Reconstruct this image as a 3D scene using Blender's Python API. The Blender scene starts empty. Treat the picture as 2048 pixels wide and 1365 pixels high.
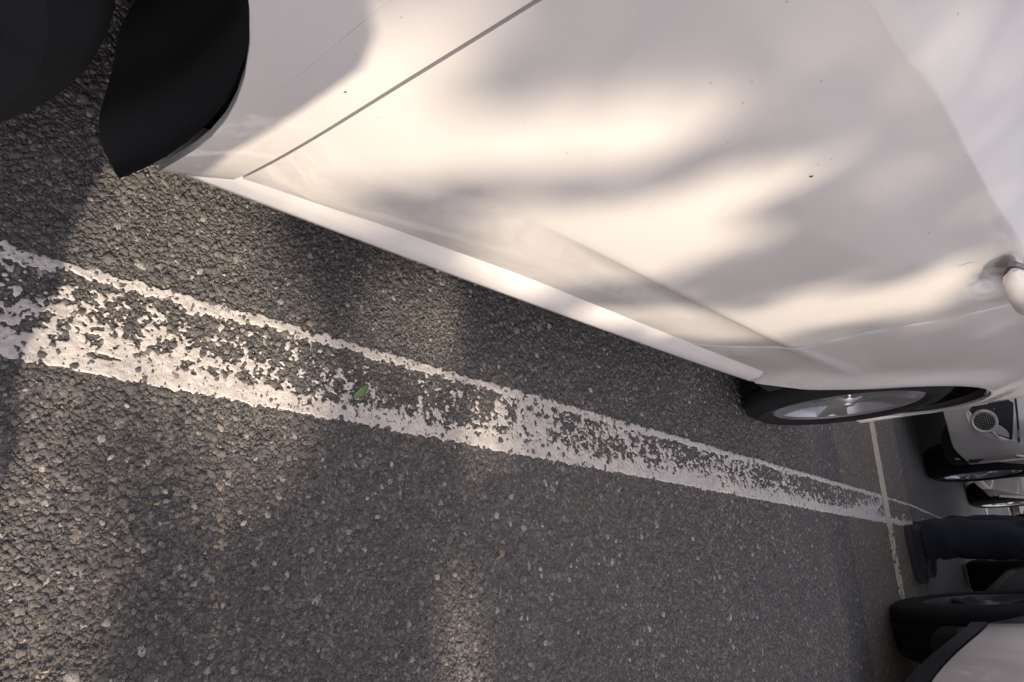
import bpy, bmesh, math, random
import numpy as np
from mathutils import Vector, Matrix

random.seed(7)
RNG = np.random.RandomState(11)
SC = bpy.context.scene
COL = SC.collection

# ------------------------------------------------------------------ camera
CAM_H = 0.9162
FPX = 1480.0                      # focal length in pixels of the 2048 px wide photograph
YAW, PITCH, ROLL = math.radians(-23.785), math.radians(36.776), math.radians(-16.481)
_f = np.array([math.sin(YAW)*math.cos(PITCH), math.cos(YAW)*math.cos(PITCH), -math.sin(PITCH)])
_r0 = np.array([math.cos(YAW), -math.sin(YAW), 0.0])
_u0 = np.cross(_r0, _f)
CF = _f
CR = _r0*math.cos(ROLL) + _u0*math.sin(ROLL)
CU = -_r0*math.sin(ROLL) + _u0*math.cos(ROLL)
cam_d = bpy.data.cameras.new('camera')
cam = bpy.data.objects.new('camera', cam_d)
COL.objects.link(cam)
# the phone was held upright but the picture is stored lying on its side: picture right = phone up
m = Matrix.Identity(4)
for i in range(3):
    m[i][0], m[i][1], m[i][2] = CU[i], -CR[i], -CF[i]
m[2][3] = CAM_H
cam.matrix_world = m
cam_d.sensor_fit = 'HORIZONTAL'
cam_d.sensor_width = 36.0
cam_d.lens = FPX/2048*36
cam_d.clip_start = 0.02
cam_d.clip_end = 1000
SC.camera = cam

# ------------------------------------------------------------------ sky, sun, exposure
SUN_E, SUN_A = math.radians(32), math.radians(-8)     # azimuth from +X towards +Y
SUN = np.array([math.cos(SUN_E)*math.cos(SUN_A), math.cos(SUN_E)*math.sin(SUN_A), math.sin(SUN_E)])
world = bpy.data.worlds.new('World')
SC.world = world
world.use_nodes = True
wn = world.node_tree
wn.nodes.clear()
sky = wn.nodes.new('ShaderNodeTexSky')
sky.sky_type = 'NISHITA'
sky.sun_disc = False
sky.sun_elevation = SUN_E
sky.sun_rotation = math.atan2(SUN[0], SUN[1])
sky.air_density = 1.0
sky.dust_density = 2.5
hs = wn.nodes.new('ShaderNodeHueSaturation')
hs.inputs['Saturation'].default_value = 0.32
bg = wn.nodes.new('ShaderNodeBackground')
bg.inputs['Strength'].default_value = 0.15
wo = wn.nodes.new('ShaderNodeOutputWorld')
wn.links.new(sky.outputs[0], hs.inputs['Color'])
tn = wn.nodes.new('ShaderNodeMix'); tn.data_type = 'RGBA'; tn.blend_type = 'MULTIPLY'
tn.inputs[0].default_value = 1.0; tn.inputs[7].default_value = (1.035, .978, 1.02, 1)      # faint mauve of a hazy sky
wn.links.new(hs.outputs[0], tn.inputs[6])
wn.links.new(tn.outputs[2], bg.inputs['Color'])
wn.links.new(bg.outputs[0], wo.inputs['Surface'])
sun_d = bpy.data.lights.new('sun', 'SUN')
sun_d.energy = 4.2
sun_d.angle = math.radians(0.53)
sun_d.color = (1.0, 0.84, 0.64)
sun = bpy.data.objects.new('sun', sun_d)
sun.rotation_euler = Vector(SUN).to_track_quat('Z', 'Y').to_euler()
sun.location = Vector(SUN)*30
COL.objects.link(sun)
SC.view_settings.view_transform = 'Standard'
SC.view_settings.look = 'None'
SC.view_settings.gamma = 1.0
SC.view_settings.exposure = 0.36
SC.render.engine = 'CYCLES'
SC.cycles.max_bounces = 6

# ------------------------------------------------------------------ pixel helpers
def pray(px):
    return CF*FPX + CR*(px[1]-682.0) + CU*(px[0]-1023.5)
CAMP = np.array([0, 0, CAM_H])
def on_ground(px, z=0.0):
    d = pray(px)
    return CAMP + d*((z-CAM_H)/d[2])
# frame of the white car's flank: s along the car (towards its rear), n outward
AX = np.array([-0.047, 1.0, 0.0]); AX /= np.linalg.norm(AX)
NX = np.array([AX[1], -AX[0], 0.0])
ORG = np.array([-0.434, 0.0, 0.0])
def on_flank(px, q=0.035):
    d = pray(px)
    return CAMP + d*(((ORG+NX*q-CAMP)@NX)/(d@NX))
E1 = np.array([-math.sin(SUN_A), math.cos(SUN_A), 0.0])
E2 = np.cross(SUN, E1)

# ------------------------------------------------------------------ noise for mesh building
_TAB = RNG.rand(256, 256)
def vnoise(x, y):
    x = np.asarray(x, float); y = np.asarray(y, float)
    xi = np.floor(x).astype(int); yi = np.floor(y).astype(int)
    fx = x-xi; fy = y-yi
    fx = fx*fx*(3-2*fx); fy = fy*fy*(3-2*fy)
    a = _TAB[xi % 256, yi % 256]; b = _TAB[(xi+1) % 256, yi % 256]
    c = _TAB[xi % 256, (yi+1) % 256]; d = _TAB[(xi+1) % 256, (yi+1) % 256]
    return (a*(1-fx)+b*fx)*(1-fy) + (c*(1-fx)+d*fx)*fy
def fbm(x, y, o=3):
    s = 0; w = 0.5; t = 0
    for k in range(o):
        s = s + w*vnoise(x*2**k+17*k, y*2**k+31*k); t += w; w *= 0.55
    return s/t
def sstep(a, b, x):
    t = np.clip((np.asarray(x, float)-a)/(b-a), 0, 1)
    return t*t*(3-2*t)

# ------------------------------------------------------------------ object helpers
def tag(o, label=None, cat=None, group=None, kind=None):
    if label: o['label'] = label
    if cat: o['category'] = cat
    if group: o['group'] = group
    if kind: o['kind'] = kind
    return o
def link(name, me, mat=None, parent=None):
    o = bpy.data.objects.new(name, me)
    COL.objects.link(o)
    if mat is not None and me is not None:
        me.materials.append(mat)
    if parent is not None:
        o.parent = parent
    return o
def empty(name, loc=(0, 0, 0), rotz=0.0):
    o = bpy.data.objects.new(name, None)
    COL.objects.link(o)
    o.location = loc
    o.rotation_euler = (0, 0, rotz)
    return o
def pyobj(name, verts, faces, mat, parent=None, smooth=True):
    me = bpy.data.meshes.new(name)
    me.from_pydata([tuple(map(float, v)) for v in verts], [], faces)
    if smooth:
        me.polygons.foreach_set('use_smooth', [True]*len(me.polygons))
    me.update()
    return link(name, me, mat, parent)
def bmobj(name, bm, mat, parent=None, sharp=35, normals=True):
    if normals:
        bmesh.ops.recalc_face_normals(bm, faces=bm.faces)
    for fc in bm.faces: fc.smooth = True
    for e in bm.edges:
        if len(e.link_faces) == 2 and e.calc_face_angle(0) > math.radians(sharp): e.smooth = False
    me = bpy.data.meshes.new(name)
    bm.to_mesh(me); bm.free()
    return link(name, me, mat, parent)
def fastmesh(name, V, loops, counts, mat, parent=None, col=None, smooth=False):
    me = bpy.data.meshes.new(name)
    me.vertices.add(len(V)); me.vertices.foreach_set('co', np.asarray(V, np.float32).ravel())
    me.loops.add(len(loops)); me.loops.foreach_set('vertex_index', np.asarray(loops, np.int32))
    st = np.concatenate([[0], np.cumsum(counts)[:-1]]).astype(np.int32)
    me.polygons.add(len(counts)); me.polygons.foreach_set('loop_start', st)
    me.polygons.foreach_set('loop_total', np.asarray(counts, np.int32))
    if smooth: me.polygons.foreach_set('use_smooth', [True]*len(counts))
    me.update(calc_edges=True)
    if col is not None:
        at = me.color_attributes.new('tint', 'FLOAT_COLOR', 'POINT')
        at.data.foreach_set('color', np.asarray(col, np.float32).ravel())
    return link(name, me, mat, parent)
def box_bm(bm, x0, x1, y0, y1, z0, z1, bev=0.0):
    r = bmesh.ops.create_cube(bm, size=1.0)
    vs = r['verts']
    for v in vs:
        v.co = Vector((x0+(v.co.x+.5)*(x1-x0), y0+(v.co.y+.5)*(y1-y0), z0+(v.co.z+.5)*(z1-z0)))
    if bev > 0:
        es = list({e for v in vs for e in v.link_edges})
        bmesh.ops.bevel(bm, geom=es, offset=bev, segments=2, affect='EDGES', profile=0.5)
def lathe_y(bm, prof, n=48, cx=0, cz=0, a0=0.0, a1=2*math.pi):
    """prof: list of (radius, y); axis along y through (cx, cz)"""
    full = abs(a1-a0-2*math.pi) < 1e-6
    k = n if full else n+1
    rings = []
    for r, y in prof:
        rings.append([bm.verts.new((cx+r*math.cos(a0+(a1-a0)*i/n), y, cz+r*math.sin(a0+(a1-a0)*i/n))) for i in range(k)])
    for a, b in zip(rings, rings[1:]):
        for i in range(n):
            j = (i+1) % k
            bm.faces.new((a[i], a[j], b[j], b[i]))
    return rings
def tube_verts(pts, rad, n=10, squash=1.0):
    V = []; F = []
    pts = [np.array(p, float) for p in pts]
    for i, p in enumerate(pts):
        t = pts[min(i+1, len(pts)-1)]-pts[max(i-1, 0)]
        t = t/np.linalg.norm(t)
        a = np.cross(t, [0, 0, 1.0]) if abs(t[2]) < .9 else np.cross(t, [0, 1.0, 0])
        a /= np.linalg.norm(a); b = np.cross(t, a)
        r = rad[i] if hasattr(rad, '__len__') else rad
        for k in range(n):
            th = 2*math.pi*k/n
            V.append(p+a*math.cos(th)*r+b*math.sin(th)*r*squash)
    for i in range(len(pts)-1):
        for k in range(n):
            F.append((i*n+k, i*n+(k+1) % n, (i+1)*n+(k+1) % n, (i+1)*n+k))
    F.append(tuple(range(n-1, -1, -1)))
    F.append(tuple(range((len(pts)-1)*n, len(pts)*n)))
    return V, F

# ------------------------------------------------------------------ materials
class Mat:
    def __init__(s, name):
        s.m = bpy.data.materials.new(name); s.m.use_nodes = True
        s.t = s.m.node_tree; s.p = s.t.nodes['Principled BSDF']
    def n(s, typ, **kw):
        nd = s.t.nodes.new(typ)
        for k, v in kw.items(): setattr(nd, k, v)
        return nd
    def l(s, a, b): s.t.links.new(a, b)
    def set(s, **kw):
        for k, v in kw.items():
            s.p.inputs[k.replace('_', ' ')].default_value = v
    def coord(s, scale=1.0, kind='Object'):
        tc = s.n('ShaderNodeTexCoord'); mp = s.n('ShaderNodeMapping')
        mp.inputs['Scale'].default_value = (scale,)*3 if not hasattr(scale, '__len__') else scale
        s.l(tc.outputs[kind], mp.inputs[0]); return mp.outputs[0]
    def noise(s, vec, scale, detail=4, rough=.55):
        nd = s.n('ShaderNodeTexNoise'); nd.inputs['Scale'].default_value = scale
        nd.inputs['Detail'].default_value = detail; nd.inputs['Roughness'].default_value = rough
        s.l(vec, nd.inputs['Vector']); return nd.outputs['Fac']
    def ramp(s, fac, stops):
        r = s.n('ShaderNodeValToRGB')
        while len(r.color_ramp.elements) < len(stops): r.color_ramp.elements.new(0.5)
        for e, (p, c) in zip(r.color_ramp.elements, stops):
            e.position = p; e.color = (c, c, c, 1) if not hasattr(c, '__len__') else (*c, 1)
        s.l(fac, r.inputs[0]); return r.outputs[0]
    def mix(s, fac, a, b, mode='MIX'):
        mx = s.n('ShaderNodeMix', data_type='RGBA', blend_type=mode)
        for v, i in ((fac, 0), (a, 6), (b, 7)):
            if hasattr(v, 'links'): s.l(v, mx.inputs[i])
            else: mx.inputs[i].default_value = v if i == 0 else (*v, 1)
        return mx.outputs[2]
    def math(s, op, a, b=0.0):
        nd = s.n('ShaderNodeMath', operation=op)
        for v, i in ((a, 0), (b, 1)):
            if hasattr(v, 'links'): s.l(v, nd.inputs[i])
            else: nd.inputs[i].default_value = v
        return nd.outputs[0]
    def bump(s, h, strength=.3, dist=.01):
        b = s.n('ShaderNodeBump'); b.inputs['Strength'].default_value = strength
        b.inputs['Distance'].default_value = dist
        s.l(h, b.inputs['Height']); s.l(b.outputs[0], s.p.inputs['Normal'])
def simple(name, col, rough=.5, metal=0.0, bump=0, bscale=200, coat=0.0, var=0.15, spec=.5):
    M = Mat(name); M.set(Roughness=rough, Metallic=metal)
    M.p.inputs['Specular IOR Level'].default_value = spec
    v = M.coord()
    nz = M.noise(v, 14, 5)
    c = M.mix(nz, tuple(x*(1-var) for x in col), tuple(min(1, x*(1+var)) for x in col))
    M.l(c, M.p.inputs['Base Color'])
    M.set(Coat_Weight=coat, Coat_Roughness=.05)
    if bump: M.bump(M.noise(v, bscale, 3), bump, .002)
    return M.m
def car_paint(name, col, metal=0.0, rough=.28, dirt=.5, flake=0.0):
    M = Mat(name)
    v = M.coord()
    tc = M.n('ShaderNodeTexCoord'); sep = M.n('ShaderNodeSeparateXYZ'); M.l(tc.outputs['Object'], sep.inputs[0])
    # road grime: low on the body, patchy and streaked along the car
    low = M.ramp(sep.outputs['Z'], [(0.18, 1), (0.46, 0.0)])
    st = M.noise(M.coord((2.5, 8, 26)), 6, 6, .65)
    patch = M.ramp(M.noise(v, 5, 5, .6), [(.42, 0), (.68, 1)])
    g = M.math('MULTIPLY', M.math('MULTIPLY', low, patch), M.ramp(st, [(.35, .2), (.7, 1)]))
    g = M.math('MULTIPLY', g, dirt)
    # thin dust film over everything, and small dried flecks
    film = M.math('MULTIPLY', M.noise(v, 3, 4, .6), .16*dirt)
    vo = M.n('ShaderNodeTexVoronoi'); vo.inputs['Scale'].default_value = 42
    M.l(M.coord((1.0, 1, 1.6)), vo.inputs['Vector'])
    wob = M.noise(v, 130, 2)
    fl = M.ramp(M.math('ADD', vo.outputs['Distance'], M.math('MULTIPLY', wob, .10)), [(.105, 1), (.135, 0)])
    sepc = M.n('ShaderNodeSeparateColor'); M.l(vo.outputs['Color'], sepc.inputs[0])
    fl = M.math('MULTIPLY', fl, M.ramp(sepc.outputs[0], [(.66, 0), (.72, 1)]))
    fl = M.math('MULTIPLY', fl, .55*dirt)
    # fine horizontal scuffs
    sc = M.noise(M.coord((1.4, 8, 160)), 9, 2, .5)
    sc = M.math('MULTIPLY', M.ramp(sc, [(.66, 0), (.74, 1)]), M.math('MULTIPLY', low, .5*dirt))
    c = M.mix(film, col, (.36, .33, .29))
    c = M.mix(g, c, (.27, .245, .215))
    c = M.mix(sc, c, (.2, .19, .18))
    c = M.mix(fl, c, (.22, .21, .20))
    M.l(c, M.p.inputs['Base Color'])
    r = M.math('ADD', M.math('MULTIPLY', g, .35), rough); r = M.math('ADD', r, M.math('MULTIPLY', film, .6))
    M.l(r, M.p.inputs['Roughness'])
    M.set(Metallic=metal, Coat_Weight=1.0, Coat_Roughness=.05)
    M.bump(M.noise(v, 900, 2), .02, .0005)
    return M.m

def asphalt_mat(tint=None):
    M = Mat('asphalt')
    v = M.coord()
    vo = M.n('ShaderNodeTexVoronoi'); vo.inputs['Scale'].default_value = 150
    M.l(v, vo.inputs['Vector'])
    ve = M.n('ShaderNodeTexVoronoi', feature='DISTANCE_TO_EDGE'); ve.inputs['Scale'].default_value = 150
    M.l(v, ve.inputs['Vector'])
    sc = M.n('ShaderNodeSeparateColor'); M.l(vo.outputs['Color'], sc.inputs[0])
    stone = M.ramp(sc.outputs[0], [(0, (.09, .09, .10)), (.35, (.135, .130, .132)), (.7, (.178, .165, .158)), (.93, (.225, .206, .19)), (.97, (.40, .356, .325))])
    fine = M.noise(v, 420, 4, .75); grit = M.noise(v, 950, 3, .8)
    c = M.mix(.9, stone, M.ramp(fine, [(.30, .35), (.50, 1.0), (.70, 1.75)]), 'MULTIPLY')
    c = M.mix(.7, c, M.ramp(grit, [(.30, .45), (.5, 1.0), (.72, 1.7)]), 'MULTIPLY')
    edge = M.ramp(ve.outputs['Distance'], [(0.0, .7), (.14, 0)])
    c = M.mix(edge, c, (.055, .050, .046))
    big = M.noise(v, 1.3, 5, .6)
    c = M.mix(M.ramp(big, [(.35, 0), (.7, .4)]), c, (.185, .174, .166))
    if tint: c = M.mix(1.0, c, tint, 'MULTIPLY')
    M.l(c, M.p.inputs['Base Color'])
    M.set(Roughness=.82)
    h = M.math('ADD', M.ramp(ve.outputs['Distance'], [(0, 0), (.25, 1)]), M.math('MULTIPLY', sc.outputs[1], .9))
    h = M.math('ADD', h, M.math('MULTIPLY', fine, .8))
    M.bump(h, .8, .003)
    return M.m
def stone_mat():
    M = Mat('asphalt_stone')
    v = M.coord()
    at = M.n('ShaderNodeAttribute', attribute_name='tint')
    fine = M.noise(v, 380, 5, .7)
    grit = M.noise(v, 900, 4, .8)
    c = M.mix(.36, at.outputs['Color'], (.160, .152, .150))
    c = M.mix(.95, c, M.ramp(fine, [(.30, .35), (.50, 1.0), (.70, 1.75)]), 'MULTIPLY')
    c = M.mix(.8, c, M.ramp(grit, [(.30, .45), (.5, 1.0), (.72, 1.7)]), 'MULTIPLY')
    mid = M.noise(v, 60, 5, .65)
    c = M.mix(M.ramp(mid, [(.44, 0), (.70, .5)]), c, (.232, .218, .204))
    M.l(c, M.p.inputs['Base Color'])
    M.set(Roughness=.68)
    M.p.inputs['Specular IOR Level'].default_value = .45
    M.bump(M.math('ADD', fine, grit), .9, .0022)
    return M.m
def paint_mat(name, col, dirt):
    M = Mat(name)
    v = M.coord()
    fine = M.noise(v, 260, 6, .75)
    mid = M.noise(v, 45, 5, .6)
    c = M.mix(M.ramp(mid, [(.38, 0), (.75, .75)]), col, dirt)
    c = M.mix(M.ramp(fine, [(.30, .9), (.46, 0)]), c, tuple(x*.35 for x in dirt))
    M.l(c, M.p.inputs['Base Color'])
    M.set(Roughness=.75)
    M.bump(M.math('ADD', fine, M.noise(v, 90, 4)), .7, .002)
    return M.m

MT = {}
MT['asphalt'] = asphalt_mat()
MT['stone'] = stone_mat()
MT['strip'] = asphalt_mat((1.55, 1.40, 1.22))  # sunlight on the strip is put into the asphalt colour
MT['line'] = paint_mat('line_paint', (.74, .695, .66), (.50, .46, .43))
MT['line2'] = paint_mat('line_paint_cream', (.74, .64, .51), (.46, .39, .31))
MT['white'] = car_paint('white_car_paint', (.72, .70, .70), dirt=.8)
MT['sill'] = car_paint('white_lit_sill_paint', (.80, .775, .775), dirt=.28)  # lighter copy of the white: light on the sill put into the colour
MT['silver'] = car_paint('silver_car_paint', (.60, .58, .56), metal=.25, rough=.36, dirt=.35)
MT['grey'] = car_paint('warm_silver_paint', (.68, .63, .62), metal=.2, rough=.32, dirt=.3)
MT['dark'] = car_paint('dark_blue_paint', (.015, .018, .03), dirt=.3)
MT['plastic'] = simple('black_plastic', (.018, .018, .020), .55, bump=.15, bscale=500)
MT['grey_plastic'] = simple('grey_plastic', (.20, .20, .205), .5)
MT['alloy_dark'] = simple('dark_alloy_wheel', (.07, .07, .075), .4, metal=.6, var=.2)
MT['liner'] = simple('arch_liner_plastic', (.017, .017, .020), .75, bump=.1, bscale=80)
MT['clad'] = simple('black_cladding', (.022, .023, .025), .5, bump=.12, bscale=600)
MT['rubber'] = simple('tyre_rubber', (.011, .011, .013), .85, bump=.25, bscale=120, var=.4, spec=.2)
MT['alloy'] = simple('alloy_wheel', (.62, .63, .66), .28, metal=.9, var=.1)
MT['disc'] = simple('brake_disc', (.2, .19, .18), .4, metal=.9, var=.3)
MT['chrome'] = simple('chrome_trim', (.8, .8, .8), .08, metal=1.0, var=.05)
MT['glass'] = simple('tinted_glass', (.012, .014, .016), .04, var=.05, coat=.5)
MT['lens'] = simple('lamp_lens', (.45, .47, .5), .08, coat=1.0, var=.2)
MT['lampred'] = simple('tail_lamp', (.35, .02, .02), .12, coat=1.0)
MT['trousers'] = simple('navy_trousers', (.016, .020, .030), .9, bump=.3, bscale=700, var=.3)
MT['shoe'] = simple('dark_shoe', (.022, .021, .026), .6, bump=.25, bscale=300, var=.25)
MT['sole'] = simple('dark_rubber_sole', (.035, .034, .042), .7, bump=.2, bscale=200)
MT['jacket'] = simple('charcoal_jacket', (.03, .032, .038), .85, bump=.3, bscale=500, var=.3)
MT['skin'] = simple('skin', (.52, .33, .25), .5, var=.08)
MT['hair'] = simple('brown_hair', (.05, .032, .022), .6, bump=.5, bscale=300)
MT['phone'] = simple('phone_body', (.02, .02, .022), .2)
MT['bark'] = simple('tree_bark', (.10, .078, .06), .9, bump=.9, bscale=30, var=.4)
def leaf_mat(name, col):
    M = Mat(name)
    at = M.n('ShaderNodeAttribute', attribute_name='tint')
    c = M.mix(1.0, at.outputs['Color'], col, 'MULTIPLY')
    M.l(c, M.p.inputs['Base Color']); M.set(Roughness=.5)
    return M.m
MT['leaf'] = leaf_mat('tree_leaf', (.075, .11, .035))
MT['fresh'] = simple('fresh_leaf', (.13, .22, .07), .5, bump=.2, bscale=150)
MT['dry'] = simple('dry_twig', (.42, .33, .20), .7)
MT['petal'] = simple('pale_flake', (.42, .39, .36), .8, bump=.3, bscale=400)

# ------------------------------------------------------------------ the ground
SL_Y, SL_M = 4.4, 0.065            # the car park falls away gently beyond the cross line
def gz(y): return -SL_M*np.maximum(0, np.asarray(y, float)-SL_Y)
def build_ground():
    xs = [-600, -70, -20, -6, -2.5, -1, 0, 1, 2.5, 6, 12, 30, 70, 600]
    ys = [-600, -60, -20, -6, -2, 0, 1, 2, 3, 4, 4.3, 4.4, 4.55, 5, 6, 8, 10, 14, 20, 30]
    V = []; F = []
    for y in ys:
        for x in xs:
            V.append((x, y, float(gz(y))-.0004))
    n = len(xs)
    for j in range(len(ys)-1):
        for i in range(n-1):
            F.append((j*n+i, j*n+i+1, (j+1)*n+i+1, (j+1)*n+i))
    # levels out far away so that it reaches the horizon
    b = len(V); zf = float(gz(30))-.0035
    for x in xs: V.append((x, 600, zf))
    k = (len(ys)-1)*n
    for i in range(n-1): F.append((k+i, k+i+1, b+i+1, b+i))
    o = pyobj('ground', V, F, MT['asphalt'], smooth=False)
    tag(o, 'dark coarse asphalt of the car park', kind='structure')
build_ground()

LX1 = -0.2608; LX0 = LX1-0.13       # bay line edges
def build_stones():
    cx = []; cy = []; rr = []
    def field(x0, x1, y0, y1, p):
        nx = int((x1-x0)/p); ny = int((y1-y0)/(p*.87))
        gx, gy = np.meshgrid(np.arange(nx), np.arange(ny))
        x = x0+(gx+.5*(gy % 2))*p+RNG.uniform(-.34, .34, gx.shape)*p
        y = y0+gy*p*.87+RNG.uniform(-.34, .34, gx.shape)*p
        r = p*(.44+.40*RNG.rand(*gx.shape)**1.5)
        cx.append(x.ravel()); cy.append(y.ravel()); rr.append(r.ravel())
    field(-.85, .55, .08, 1.05, .0090)
    field(-.75, .60, -.60, .08, .0125)
    field(-.85, .55, 1.05, 1.9, .0112)
    field(-.75, .60, 1.9, 3.27, .0135)
    # fine grit lying between the larger stones
    nb = len(cx)
    field(-.72, .14, .12, 1.0, .0072)
    rr[nb] = .0072*(.20+.24*RNG.rand(len(rr[nb]))**2)
    grit = np.concatenate([np.full(len(a), k >= nb) for k, a in enumerate(rr)])
    x = np.concatenate(cx); y = np.concatenate(cy); r = np.concatenate(rr)
    # a few big ones
    big = RNG.rand(len(x)) < .05
    r[big] *= 1.35
    N = len(x); K = 6
    keep = RNG.rand(N) > .06
    x, y, r, big, grit = x[keep], y[keep], r[keep], big[keep], grit[keep]; N = len(x)
    th = (np.arange(K)/K*2*np.pi)[None, :]+RNG.uniform(-.35, .35, (N, K))+RNG.rand(N, 1)*6.28
    el = RNG.uniform(.62, 1.0, (N, 1)); ea = RNG.rand(N, 1)*np.pi
    rad = r[:, None]*RNG.uniform(.62, 1.30, (N, K))*np.sqrt((np.cos(th-ea))**2+(el*np.sin(th-ea))**2)
    tx, ty = RNG.normal(0, .13, (N, 1)), RNG.normal(0, .13, (N, 1))
    top = RNG.normal(.0002, .0009, (N, 1))+.0005*grit[:, None]
    ox, oy = rad*np.cos(th), rad*np.sin(th)
    sh = RNG.uniform(.70, .92, (N, 1))
    A = np.stack([x[:, None]+ox*sh, y[:, None]+oy*sh, top+tx*ox*sh+ty*oy*sh+RNG.normal(0, .00035, (N, K))], -1)
    B = np.stack([x[:, None]+ox, y[:, None]+oy, top-.0013+(tx*ox+ty*oy)*.7-RNG.uniform(0, .0012, (N, K))], -1)
    Cc = np.stack([x[:, None]+ox*1.05, y[:, None]+oy*1.05, np.full_like(ox, -.0050)], -1)
    ctr = np.stack([x+r*RNG.uniform(-.3, .3, N), y+r*RNG.uniform(-.3, .3, N), top[:, 0]+RNG.normal(.0002, .0005, N)], -1)[:, None, :]
    V = np.concatenate([A, B, Cc, ctr], 1).reshape(-1, 3)
    NV = 3*K+1
    base = (np.arange(N)*NV)[:, None]
    i = np.arange(K); j = (i+1) % K
    q0 = np.stack([i, j, np.full(K, 3*K)], -1).ravel()
    q1 = np.stack([K+i, K+j, j, i], -1).ravel(); q2 = np.stack([2*K+i, 2*K+j, K+j, K+i], -1).ravel()
    loops = np.concatenate([base+q0[None, :], base+q1[None, :], base+q2[None, :]], 1).ravel()
    counts = np.tile(np.concatenate([[3]*K, [4]*(2*K)]), N)
    # colours
    t = RNG.rand(N); pal = np.array([[.078, .079, .088], [.118, .117, .121], [.152, .146, .145], [.190, .174, .164], [.25, .235, .225], [.27, .222, .200], [.52, .49, .46]])
    cdf = np.array([.24, .52, .74, .87, .94, .972, 1.0])
    k = np.searchsorted(cdf, t); k = np.clip(k, 0, 6)
    c = pal[k]*RNG.uniform(.8, 1.2, (N, 1))
    # a pale gritty seam crossing the lane
    ys = .518+.012*(x+.05)+.004*np.sin(x*60)
    seam = (np.abs(y-ys) < .0050) & (x > -.17) & (RNG.rand(N) < .9)
    c[seam] = c[seam]*.3+np.array([.36, .305, .245])
    # a dusty tan patch worn into the surface
    st = np.hypot((x+.183)/.03, (y-1.365)/.07) < 1
    c[st] = c[st]*.3+np.array([.085, .07, .055])
    c = c*1.18
    c4 = np.concatenate([c, np.ones((N, 1))], 1)
    colr = np.repeat(c4, NV, 0)
    o = fastmesh('asphalt_aggregate', V, loops, counts, MT['stone'], col=colr)
    tag(o, 'coarse angular chippings bound in the worn asphalt surface', 'asphalt', kind='stuff')
build_stones()

def build_paint(name, fld, x0, x1, y0, y1, px, py, mat, label, zb=.0015, zfun=None):
    """worn paint: the area where fld > 0, as a thin sheet with broken edges"""
    nx = int(round((x1-x0)/px)); ny = int(round((y1-y0)/py))
    gx = np.linspace(x0, x1, nx+1); gy = np.linspace(y0, y1, ny+1)
    X, Y = np.meshgrid(gx, gy)
    Fv = fld(X, Y)
    Zb = zb+.0014*(vnoise(X*115, Y*115)-.5)+.0009*(vnoise(X*280, Y*280)-.5)+.0010*(vnoise(X*45, Y*45)-.5)
    if zfun is not None: Zb = Zb+zfun(Y)
    V = []; F = []; idx = {}
    def gv(j, i):
        k = (j, i)
        if k not in idx:
            idx[k] = len(V); V.append((X[j, i], Y[j, i], Zb[j, i]))
        return idx[k]
    def ev(a, b):
        if b < a: a, b = b, a
        k = (a, b)
        if k not in idx:
            fa, fb = Fv[a], Fv[b]; t = fa/(fa-fb)
            p = [(X[a]*(1-t)+X[b]*t), (Y[a]*(1-t)+Y[b]*t), (Zb[a]*(1-t)+Zb[b]*t)-.0004]
            idx[k] = len(V); V.append(tuple(p))
        return idx[k]
    low = {}
    def lv(v):
        if v not in low:
            low[v] = len(V); p = V[v]; V.append((p[0], p[1], p[2]-.003))
        return low[v]
    pos = Fv > 0
    s = pos[:-1, :-1].astype(int)+pos[:-1, 1:]+pos[1:, :-1]+pos[1:, 1:]
    for j, i in zip(*np.nonzero(s)):
        cs = [(j, i), (j, i+1), (j+1, i+1), (j+1, i)]
        if s[j, i] == 4:
            F.append(tuple(gv(*c) for c in cs)); continue
        poly = []; cut = []
        for a in range(4):
            c0, c1 = cs[a], cs[(a+1) % 4]
            if pos[c0]: poly.append(gv(*c0))
            if pos[c0] != pos[c1]:
                v = ev(c0, c1); poly.append(v); cut.append((len(poly)-1, pos[c0]))
        if len(poly) >= 3:
            F.append(tuple(poly))
            for k, leaving in cut:
                if leaving:
                    a, b = poly[k], poly[(k+1) % len(poly)]
                    F.append((b, a, lv(a), lv(b)))
    o = pyobj(name, V, F, mat, smooth=True)
    tag(o, label, kind='structure')
    return o
def bay_field(X, Y):
    wob = .006*(fbm(Y*38, X*9+3, 3)-.5)
    u = (X-LX0)/(LX1-LX0)                                  # 0 left edge .. 1 right edge
    right = LX1+wob+.011*(fbm(Y*140, X*90, 3)-.5)
    left = LX0-wob*1.2+.012*(fbm(Y*140+9, X*90, 3)-.5)
    ins = np.minimum(X-left, right-X)                       # distance inside
    n = fbm(X*88, Y*74, 4)
    n2 = fbm(X*210+7, Y*180+5, 2)
    big = fbm(X*14+5, Y*5+2, 2)
    cover = .425+.11*sstep(.25, .9, u)+.28*(big-.5)-.0*sstep(1.2, 2.6, Y)
    n3 = vnoise(X*330+3, Y*300)
    f = cover-(.52*n+.29*n2+.19*n3)
    f = f+.55*sstep(.034, .014, right-X+.014*(fbm(Y*30, X*4, 2)-.5))      # thick outer edge
    f = f+.55*sstep(.018, .008, X-left+.010*(fbm(Y*34+8, X*4, 2)-.5))
    f = np.minimum(f*.05, ins)
    # little losses right through the edges
    f = np.where(fbm(X*60+40, Y*36+11, 3) > .76, -1e-3, f)
    return f
build_paint('bay_line', bay_field, LX0-.012, LX1+.012, .05, 1.5, .0019, .0021, MT['line'], 'worn white parking bay line, solid at its edges and flaking between')
build_paint('bay_line', bay_field, LX0-.012, LX1+.012, 1.5, 3.83, .0028, .0048, MT['line'], 'worn white parking bay line, solid at its edges and flaking between', zb=.0024)
build_paint('bay_line', bay_field, LX0-.012, LX1+.012, -2.2, .05, .0045, .0060, MT['line'], 'worn white parking bay line, solid at its edges and flaking between')
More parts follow.
